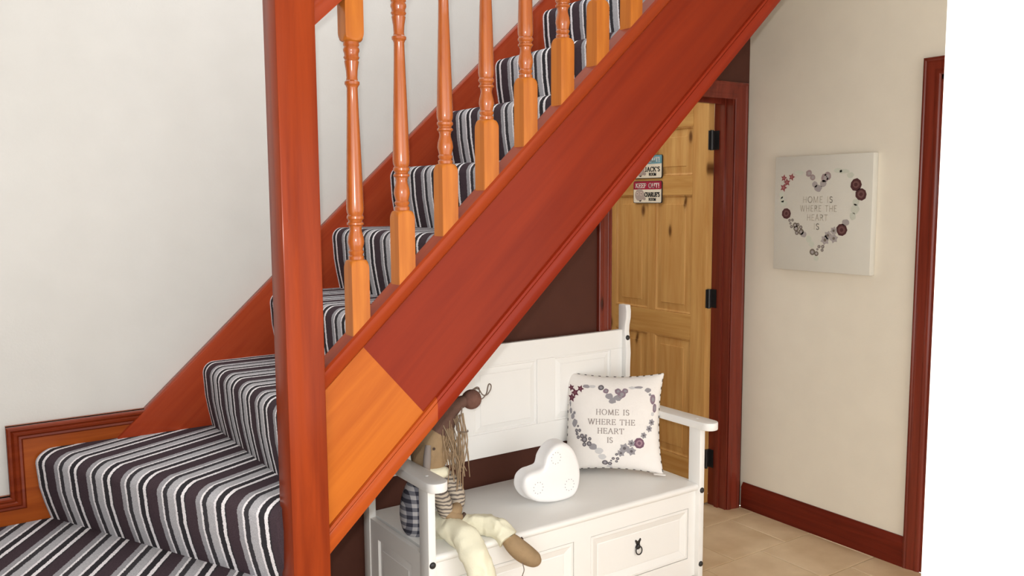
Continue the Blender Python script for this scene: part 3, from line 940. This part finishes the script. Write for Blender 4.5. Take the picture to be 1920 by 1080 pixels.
# ------------------------------------------------------------------ cushion
PC = Vector((2.235, 2.553, 0.413))          # bottom middle
ex = Vector((0.735, -0.678, 0)).normalized()   # to the right as seen
nb = Vector((-ex.y * -1, 0, 0))
nn = Vector((ex.y, -ex.x, 0))               # faces the camera side
tilt = math.radians(13)
ey = (Vector((0, 0, 1)) * math.cos(tilt) - nn * math.sin(tilt)).normalized()
en = ex.cross(ey).normalized()
if en.dot(nn) < 0:
    en = -en
PH = 0.201
PCC = PC + ey * (PH + 0.002)
def pil_xy(u, v):
    """u, v in -1..1: the sides curve in, the corners stay out"""
    ku = 1 - 0.095 * (1 - v * v) ** 0 * (1 - abs(v) ** 2.2) * abs(u) ** 3
    kv = 1 - 0.095 * (1 - abs(u) ** 2.2) * abs(v) ** 3
    return u * PH * ku, v * PH * kv
def pil_h(u, v):
    return 0.058 * (max(0, 1 - abs(u) ** 2.6) * max(0, 1 - abs(v) ** 2.6)) ** 0.55
def pil(u, v, sgn=1, h=0.0):
    x, y = pil_xy(u, v)
    return PCC + ex * x + ey * y + en * (sgn * (pil_h(u, v) + 0.002) + h)
CU = thing('cushion', 'white square cushion with heart wreath lettering on the bench seat', 'cushion', tuple(PC))
nq = 28
b = MB()
fr_, bk_ = [], []
for j in range(nq + 1):
    for i in range(nq + 1):
        u, v = math.sin(PI / 2 * (2 * i / nq - 1)), math.sin(PI / 2 * (2 * j / nq - 1))
        fr_.append(pil(u, v, 1))
        bk_.append(pil(u, v, -1))
fs = [(j * (nq + 1) + i, j * (nq + 1) + i + 1, (j + 1) * (nq + 1) + i + 1, (j + 1) * (nq + 1) + i) for j in range(nq) for i in range(nq)]
b.add(fr_, fs)
b.add(bk_, [f[::-1] for f in fs])
rim = [i for i in range(nq + 1)] + [j * (nq + 1) + nq for j in range(1, nq + 1)] + [nq * (nq + 1) + i for i in range(nq - 1, -1, -1)] + [j * (nq + 1) for j in range(nq - 1, 0, -1)]
off = (nq + 1) ** 2
for a, c_ in zip(rim, rim[1:] + rim[:1]):
    b.f.append([a, c_, c_ + off, a + off])
    b.m.append(0)
M_COTTON = paint('white_cotton', rgb(238, 233, 228), 0.85, 0.02, 0.5, 0.15, 14)
b.build('cover', M_COTTON, CU, smooth=70)
# twisted piping, black and white
rimp = [pil(u, v) - en * 0.002 for u, v in [(math.sin(PI / 2 * (2 * (k / 40) - 1)), 1) for k in range(41)] + [(1, -math.sin(PI / 2 * (2 * (k / 40) - 1))) for k in range(1, 41)] + [(-math.sin(PI / 2 * (2 * (k / 40) - 1)), -1) for k in range(1, 41)] + [(-1, math.sin(PI / 2 * (2 * (k / 40) - 1))) for k in range(1, 41)]]
pp = MB()
dist, acc = 0.0, []
dense = []
for a, c_ in zip(rimp[:-1], rimp[1:]):
    l = (c_ - a).length
    kk = max(1, int(l / 0.004))
    for q in range(kk):
        dense.append(a.lerp(c_, q / kk))
dense.append(rimp[-1])
out_dir = [((p - PCC) - en * (p - PCC).dot(en)).normalized() for p in dense]
dense = [p + o_ * 0.001 - en * 0.003 for p, o_ in zip(dense, out_dir)]
for k in range(0, len(dense) - 1, 2):
    seg_ = dense[k:k + 3]
    if len(seg_) >= 2:
        pp.tube(seg_, 0.0022, 6, mi=1 if (k // 2) % 3 == 0 else 0)
pp.build('piping', [flat('piping_white', 226, 222, 216), flat('piping_black', 58, 54, 54)], CU, smooth=60)['label'] = 'black and white twisted piping'
def pc_conv(x, y):
    return (x - 612) / 462.0, -(y - 556) / 474.0, 1 / 468.0
pc_items = [('star', 205, 235, 30), ('star', 245, 282, 38), ('star', 302, 240, 32), ('star', 205, 332, 38),
    ('grey', 360, 214, 30, 16), ('pale', 415, 212, 34, 14), ('dot', 500, 220, 26), ('mauve', 546, 255, 23), ('grey', 575, 308, 32, 27), ('grey', 608, 350, 30, 26), ('mauve', 655, 255, 26), ('mauve', 690, 285, 34), ('mauve', 722, 250, 26), ('grey', 658, 322, 34, 24),
    ('pale', 790, 215, 34, 13), ('grey', 850, 210, 36, 12), ('grey', 938, 240, 28, 20), ('grey', 960, 284, 12), ('mauve', 990, 330, 28, 42), ('mauve', 1016, 412, 20, 40), ('pale', 994, 468, 16, 18),
    ('flower', 985, 545, 32), ('flower', 958, 605, 32), ('flower', 902, 668, 30), ('rose', 860, 742, 46), ('flower', 785, 745, 34), ('flower', 722, 795, 46), ('flower', 786, 822, 42), ('flower', 690, 845, 36), ('dot', 650, 860, 12), ('dot', 660, 905, 15), ('dot', 620, 905, 14), ('dot', 601, 931, 9), ('dot', 650, 937, 13),
    ('dot', 590, 966, 19), ('dot', 545, 955, 26), ('pale', 585, 1002, 26, 14), ('pale', 522, 890, 34, 26), ('pale', 490, 832, 34, 28), ('grey', 432, 790, 34, 27), ('dot', 396, 762, 22), ('dot', 350, 772, 18), ('dot', 402, 716, 15), ('dot', 350, 724, 26), ('dot', 324, 692, 20), ('dot', 363, 688, 12), ('dot', 286, 705, 15), ('dot', 272, 672, 14), ('dot', 265, 642, 15), ('dot', 299, 640, 14), ('dot', 280, 600, 10), ('dot', 319, 730, 8),
    ('grey', 242, 570, 27, 34), ('grey', 216, 512, 22, 24), ('grey', 191, 458, 16, 26), ('flower', 236, 476, 18), ('grey', 184, 392, 10, 24)]
pcm = [flat('cushion_star', 98, 52, 66), flat('cushion_star_heart', 120, 76, 86), flat('cushion_rose', 118, 88, 104), flat('cushion_rose_light', 160, 128, 140), flat('cushion_mauve', 138, 118, 130), flat('cushion_grey', 152, 148, 152), flat('cushion_bead', 104, 98, 102), flat('cushion_pale', 204, 202, 202), flat('cushion_letters', 148, 136, 132)]
lay, let = wreath(pc_items, pc_conv), []
for t, x, y, wd in (('HOME IS', 610, 460, 312), ('WHERE THE', 600, 552, 440), ('HEART', 594, 636, 246), ('IS', 588, 721, 54)):
    u, v, sc = pc_conv(x, y)
    for p in text_polys(t, u, v, 50 * sc, 0.14, 0.06, True, 0.10, fitw=wd * sc):
        let.append((p, 8, 1))
pfn = lambda u, v, h: pil(max(-.97, min(.97, u)), max(-.97, min(.97, v)), 1, h)
for lst, nm, lb in ((lay, 'heart_wreath_print', 'printed heart of stars, roses and leaves'), (let, 'printed_lettering', 'grey lettering reading HOME IS WHERE THE HEART IS')):
    pr = decal(lst, pfn, 0.0004, 0.0007).build(nm, pcm, CU)
    pr['label'] = lb
    pr['kind'] = 'stuff'
tb = MB()
q0 = pil(0.97, -0.99) + en * 0.004
tb.add([q0 - ex * 0.03, q0 + ex * 0.016 - ey * 0.002, q0 + ex * 0.016 - ey * 0.002 + en * 0.02 - Vector((0, 0, 0.004)), q0 - ex * 0.03 + en * 0.022 - Vector((0, 0, 0.004)),
        q0 - ex * 0.03 + ey * .002, q0 + ex * 0.016, q0 + ex * 0.016 + en * 0.02 - Vector((0, 0, 0.002)), q0 - ex * 0.03 + en * 0.022 - Vector((0, 0, 0.002))],
       [(0, 1, 2, 3), (4, 5, 6, 7), (0, 1, 5, 4), (1, 2, 6, 5), (2, 3, 7, 6), (3, 0, 4, 7)])
tb.build('care_label', M_COTTON, CU)

# ------------------------------------------------------------------ heart lantern
HO = [(1.792, .556), (1.803, .588), (1.827, .616), (1.858, .631), (1.893, .629), (1.925, .610), (1.950, .575), (1.966, .530), (1.970, .482), (1.960, .438), (1.936, .412), (1.897, .4045), (1.848, .4055), (1.800, .413), (1.755, .429), (1.720, .457), (1.702, .493), (1.708, .527), (1.733, .545), (1.765, .549)]
def catmull(pts, k=5):
    n = len(pts)
    out = []
    for i in range(n):
        p = [Vector(pts[(i + j - 1) % n]) for j in range(4)]
        for q in range(k):
            t = q / k
            v = 0.5 * ((2 * p[1]) + (-p[0] + p[2]) * t + (2 * p[0] - 5 * p[1] + 4 * p[2] - p[3]) * t * t + (-p[0] + 3 * p[1] - 3 * p[2] + p[3]) * t ** 3)
            out.append((v.x, v.y))
    return out
hp = catmull(HO)
def inset(poly, d):
    n = len(poly)
    out = []
    for i in range(n):
        a, c_ = Vector(poly[i - 2]), Vector(poly[(i + 2) % n])
        t = (c_ - a).normalized()
        out.append((poly[i][0] - t.y * -d, poly[i][1] + t.x * -d))
    return out
HB = (1.835, 2.45, 0.4045)
hl = thing('heart_lantern', 'white ceramic heart ornament with pierced dots on the bench seat', 'ornament', HB)
yF = 2.418
b = MB()
lev = [(0.0, 0.062), (0.0, 0.056), (0.003, 0.053), (0.004, 0.020), (0.006, 0.011), (0.010, 0.005), (0.016, 0.0015), (0.022, 0.0)]
b.loft([[(u, yF + y_, v) for u, v in inset(hp, d)] for d, y_ in lev])
hb = b.build('heart_body', M_CERAMIC, hl, smooth=50)
for cx_, cz_ in ((1.846, 0.578), (1.766, 0.482), (1.908, 0.466)):
    g = MB()
    for k in range(11):
        a = 2 * PI * k / 11
        x_, z_ = cx_ + 0.021 * math.cos(a), cz_ + 0.021 * math.sin(a)
        g.prism(blob(x_, z_, 0.0019, None, 8), XZ, yF - 0.0006, yF + 0.002)
    g.build('hole_ring', M_HOLE, hl)

# ------------------------------------------------------------------ rag doll
def check_mat(name, ca, cb, cc, size):
    m = newmat(name, ca, 0.9, 0.1)
    tc = N(m, 'ShaderNodeTexCoord')
    sp = N(m, 'ShaderNodeSeparateXYZ')
    L(m, tc.outputs['Object'], sp.inputs[0])
    outs = []
    for ax in ('X', 'Z'):
        mu = N(m, 'ShaderNodeMath', operation='DIVIDE')
        mu.inputs[1].default_value = size
        L(m, sp.outputs[ax], mu.inputs[0])
        f = N(m, 'ShaderNodeMath', operation='FRACT')
        L(m, mu.outputs[0], f.inputs[0])
        g = N(m, 'ShaderNodeMath', operation='GREATER_THAN')
        g.inputs[1].default_value = 0.5
        L(m, f.outputs[0], g.inputs[0])
        outs.append(g)
    ad = N(m, 'ShaderNodeMath', operation='ADD')
    L(m, outs[0].outputs[0], ad.inputs[0])
    L(m, outs[1].outputs[0], ad.inputs[1])
    hf = N(m, 'ShaderNodeMath', operation='MULTIPLY')
    hf.inputs[1].default_value = 0.5
    L(m, ad.outputs[0], hf.inputs[0])
    r = ramp(m, [(0.0, ca), (0.25, cb), (0.75, cc)], 'CONSTANT')
    L(m, hf.outputs[0], r.inputs[0])
    L(m, r.outputs[0], bsdf(m).inputs['Base Color'])
    return m
def tick_mat(name, ca, cb, size, ax='Z'):
    m = newmat(name, ca, 0.9, 0.1)
    tc = N(m, 'ShaderNodeTexCoord')
    sp = N(m, 'ShaderNodeSeparateXYZ')
    L(m, tc.outputs['Object'], sp.inputs[0])
    nz = N(m, 'ShaderNodeTexNoise')
    nz.inputs['Scale'].default_value = 25
    L(m, tc.outputs['Object'], nz.inputs['Vector'])
    mm = N(m, 'ShaderNodeMath', operation='MULTIPLY_ADD')
    mm.inputs[1].default_value = 0.02
    L(m, nz.outputs['Fac'], mm.inputs[0])
    L(m, sp.outputs[ax], mm.inputs[2])
    mu = N(m, 'ShaderNodeMath', operation='DIVIDE')
    mu.inputs[1].default_value = size
    L(m, mm.outputs[0], mu.inputs[0])
    f = N(m, 'ShaderNodeMath', operation='FRACT')
    L(m, mu.outputs[0], f.inputs[0])
    r = ramp(m, [(0.0, ca), (0.58, cb)], 'CONSTANT')
    L(m, f.outputs[0], r.inputs[0])
    L(m, r.outputs[0], bsdf(m).inputs['Base Color'])
    return m
M_GING = check_mat('gingham_cloth', rgb(176, 174, 176), rgb(112, 112, 120), rgb(58, 58, 68), 0.026)
M_TICK = tick_mat('ticking_stripe_cloth', rgb(182, 170, 154), rgb(104, 96, 92), 0.0125)
M_MUSLIN = paint('tea_stained_muslin', rgb(154, 130, 100), 0.9, 0.10, 0.4, 0.1, 30)
M_CREAMC = paint('cream_trouser_cloth', rgb(232, 228, 204), 0.9, 0.03, 0.4, 0.1, 18)
M_RUST = paint('rusty_brown_felt', rgb(116, 84, 74), 0.9, 0.12, 0.8, 0.1, 60)
M_HAT = paint('brown_hat_felt', rgb(104, 78, 68), 0.9, 0.12, 0.6, 0.1, 40)
M_WIRE = newmat('rusty_wire', rgb(120, 104, 92), 0.5, 0.5)
M_STRAW = paint('raffia', rgb(146, 122, 94), 0.55, 0.18, 0.1, 0.4, 60)
M_DARK = paint('dark_stick', rgb(72, 54, 46), 0.7)
M_GREYR = paint('grey_ribbon', rgb(140, 130, 124), 0.8, 0.1)
RD = thing('rag_doll', 'rag doll in gingham and cream trousers slumped at the left bench end', 'doll', (1.345, 2.45, 0.405))
def sausage(pts, rads, n=16, k=6):
    """smooth tapered limb through the points"""
    P_, R_ = [], []
    m = len(pts)
    for i in range(m - 1):
        p = [Vector(pts[max(0, min(m - 1, i + j - 1))]) for j in range(4)]
        r = [rads[max(0, min(m - 1, i + j - 1))] for j in range(4)]
        for q in range(k + (1 if i == m - 2 else 0)):
            t = q / k
            cr = lambda a, b_, c_, d_: 0.5 * ((2 * b_) + (c_ - a) * t + (2 * a - 5 * b_ + 4 * c_ - d_) * t * t + (3 * b_ - a - 3 * c_ + d_) * t ** 3)
            P_.append(cr(*p))
            R_.append(max(0.001, cr(*r)))
    return MB().tube(P_, R_, n)
# torso in gingham
sausage([(1.318, 2.475, 0.405), (1.312, 2.475, 0.425), (1.308, 2.478, 0.480), (1.320, 2.475, 0.545), (1.342, 2.468, 0.60), (1.350, 2.465, 0.62)], [0.030, 0.054, 0.060, 0.056, 0.040, 0.022], 24).build('gingham_shirt', M_GING, RD, smooth=80)
# head leaning towards the backrest, hat and bobble
sausage([(1.338, 2.455, 0.605), (1.338, 2.452, 0.630), (1.345, 2.455, 0.672), (1.358, 2.458, 0.715), (1.385, 2.460, 0.755), (1.405, 2.460, 0.780)], [0.022, 0.050, 0.064, 0.060, 0.046, 0.030], 22).build('head', M_MUSLIN, RD, smooth=80)
sausage([(1.372, 2.462, 0.742), (1.392, 2.460, 0.768), (1.420, 2.458, 0.806), (1.455, 2.455, 0.828), (1.490, 2.450, 0.838)], [0.056, 0.050, 0.036, 0.024, 0.018], 20).build('hat', M_HAT, RD, smooth=80)
b = MB()
b.ellipsoid((1.507, 2.449, 0.8375), [(0.035, 0, 0), (0, 0.033, 0), (0, 0, 0.034)], 20, 14)
bo = b.build('hat_bobble', M_RUST, RD, smooth=80)
for pts in ([(1.515, 2.45, 0.866), (1.527, 2.45, 0.872), (1.536, 2.445, 0.868), (1.545, 2.442, 0.852), (1.556, 2.44, 0.846), (1.568, 2.44, 0.850), (1.579, 2.44, 0.864), (1.581, 2.44, 0.878), (1.573, 2.44, 0.884), (1.567, 2.44, 0.872), (1.562, 2.44, 0.852), (1.548, 2.44, 0.838), (1.540, 2.445, 0.834)],
            [(1.508, 2.45, 0.868), (1.522, 2.44, 0.879), (1.532, 2.44, 0.874), (1.534, 2.44, 0.858)],
            [(1.470, 2.45, 0.815), (1.458, 2.44, 0.790), (1.441, 2.435, 0.762), (1.436, 2.43, 0.746), (1.448, 2.43, 0.738), (1.478, 2.43, 0.733), (1.478, 2.43, 0.739)]):
    if pts[0][0] < 1.48:
        pts = [(x_ * 0.972, y_ * 0.972, 1.52 - (1.52 - z_) * 0.972) for x_, y_, z_ in pts]
    b = sausage(pts, [0.0022] * len(pts), 6, 4)
    b.build('curly_wire', M_WIRE, RD, smooth=60)
# stitched eyes
for p_ in ((1.300, 2.399, 0.706), (1.328, 2.394, 0.708)):
    b = MB()
    b.ellipsoid(p_, [(0.005, 0, 0), (0, 0.003, 0), (0, 0, 0.005)], 10, 6)
    b.build('stitched_eye', M_DARK, RD, smooth=60)
# raffia hair hanging from the hat
rs = MB()
for k in range(52):
    t = k / 51
    x0 = 1.375 + 0.075 * t + random.uniform(-.006, .006)
    y0 = 2.425 + random.uniform(-.012, .02)
    x1 = 1.375 + 0.062 * t + random.uniform(-.022, .022)
    ln = random.uniform(0.13, 0.27) * (1.0 if t > 0.35 else 0.6)
    z0 = 0.775 + 0.03 * t
    pts = [(x0, y0, z0), (x0 + random.uniform(-.01, .014), y0 - 0.02, z0 - ln * 0.35), (x1, y0 - 0.03 + random.uniform(-.01, .01), z0 - ln * 0.7), (x1 + random.uniform(-.012, .018), y0 - 0.035, z0 - ln)]
    t_ = sausage(pts, [random.uniform(0.0012, 0.0026)] * 4, 5, 4)
    rs.add(t_.v, t_.f)
ro = rs.build('raffia_hair', M_STRAW, RD, smooth=60)
ro['kind'] = 'stuff'
# grey ribbon and cream collar
sausage([(1.305, 2.392, 0.725), (1.297, 2.385, 0.685), (1.296, 2.388, 0.645), (1.300, 2.400, 0.610)], [0.010, 0.013, 0.012, 0.010], 8).build('grey_ribbon', M_GREYR, RD, smooth=80)
sausage([(1.300, 2.415, 0.628), (1.335, 2.405, 0.622), (1.372, 2.412, 0.618), (1.392, 2.440, 0.615)], [0.014, 0.019, 0.019, 0.012], 12).build('collar', M_CREAMC, RD, smooth=80)
# arms in ticking stripe, muslin hands
sausage([(1.372, 2.455, 0.600), (1.396, 2.430, 0.585), (1.412, 2.405, 0.548), (1.412, 2.392, 0.515), (1.395, 2.375, 0.503)], [0.020, 0.030, 0.029, 0.026, 0.020], 16).build('sleeve', M_TICK, RD, smooth=80)
sausage([(1.325, 2.435, 0.585), (1.332, 2.400, 0.570), (1.345, 2.375, 0.540), (1.350, 2.362, 0.505), (1.356, 2.352, 0.493)], [0.018, 0.028, 0.028, 0.025, 0.020], 16).build('sleeve', M_TICK, RD, smooth=80)
sausage([(1.402, 2.378, 0.508), (1.388, 2.362, 0.500), (1.368, 2.352, 0.492), (1.352, 2.345, 0.486)], [0.016, 0.022, 0.021, 0.010], 14).build('hand', M_MUSLIN, RD, smooth=80)
sausage([(1.353, 2.355, 0.497), (1.366, 2.346, 0.487), (1.385, 2.342, 0.482), (1.398, 2.345, 0.484)], [0.015, 0.020, 0.017, 0.009], 14).build('hand', M_MUSLIN, RD, smooth=80)
MB().tube([(1.336, 2.328, 0.462), (1.375, 2.332, 0.468), (1.412, 2.345, 0.488)], [0.008, 0.008, 0.006], 10).build('stick', M_DARK, RD, smooth=80)
# trousers: flat-lying soft cloth with folds
from mathutils import noise
def rumple(b, amp, freq, squash=1.0, zref=0.0):
    for k, v in enumerate(b.v):
        p = Vector(v)
        d = noise.noise_vector(p * freq) * amp + noise.noise_vector(p * freq * 2.7 + Vector((3, 1, 5))) * amp * 0.45
        b.v[k] = tuple(p + d)
    return b
rumple(sausage([(1.325, 2.47, 0.442), (1.365, 2.425, 0.440), (1.420, 2.385, 0.440), (1.468, 2.345, 0.440), (1.500, 2.305, 0.438), (1.520, 2.272, 0.417), (1.528, 2.258, 0.404)], [0.032, 0.038, 0.035, 0.033, 0.033, 0.035, 0.038], 28, 9), 0.010, 22).build('trouser_leg', M_CREAMC, RD, smooth=80)
rumple(sausage([(1.320, 2.46, 0.444), (1.345, 2.40, 0.444), (1.358, 2.34, 0.446), (1.366, 2.275, 0.438), (1.374, 2.222, 0.400), (1.392, 2.212, 0.330), (1.412, 2.210, 0.265), (1.424, 2.210, 0.22)], [0.036, 0.041, 0.041, 0.042, 0.044, 0.046, 0.048, 0.050], 28, 9), 0.011, 20).build('trouser_leg', M_CREAMC, RD, smooth=80)
sausage([(1.515, 2.270, 0.415), (1.530, 2.252, 0.396), (1.556, 2.230, 0.365), (1.585, 2.215, 0.340), (1.606, 2.210, 0.328), (1.618, 2.208, 0.324)], [0.014, 0.028, 0.033, 0.030, 0.023, 0.010], 18).build('foot', M_MUSLIN, RD, smooth=80)
sausage([(1.420, 2.214, 0.235), (1.428, 2.212, 0.20), (1.436, 2.200, 0.160), (1.445, 2.185, 0.130), (1.45, 2.178, 0.115)], [0.026, 0.030, 0.032, 0.026, 0.010], 18).build('foot', M_MUSLIN, RD, smooth=80)
sausage([(1.545, 2.205, 0.336), (1.541, 2.190, 0.318), (1.536, 2.192, 0.300), (1.538, 2.200, 0.280)], [0.0016] * 4, 6, 4).build('foot_wire', M_WIRE, RD, smooth=80)
sausage([(1.560, 2.232, 0.397), (1.566, 2.240, 0.404), (1.570, 2.236, 0.398)], [0.0025] * 3, 6, 4).build('foot_button', M_DARK, RD, smooth=80)

for o in bpy.data.objects:
    if '_base' in o:
        del o['_base']
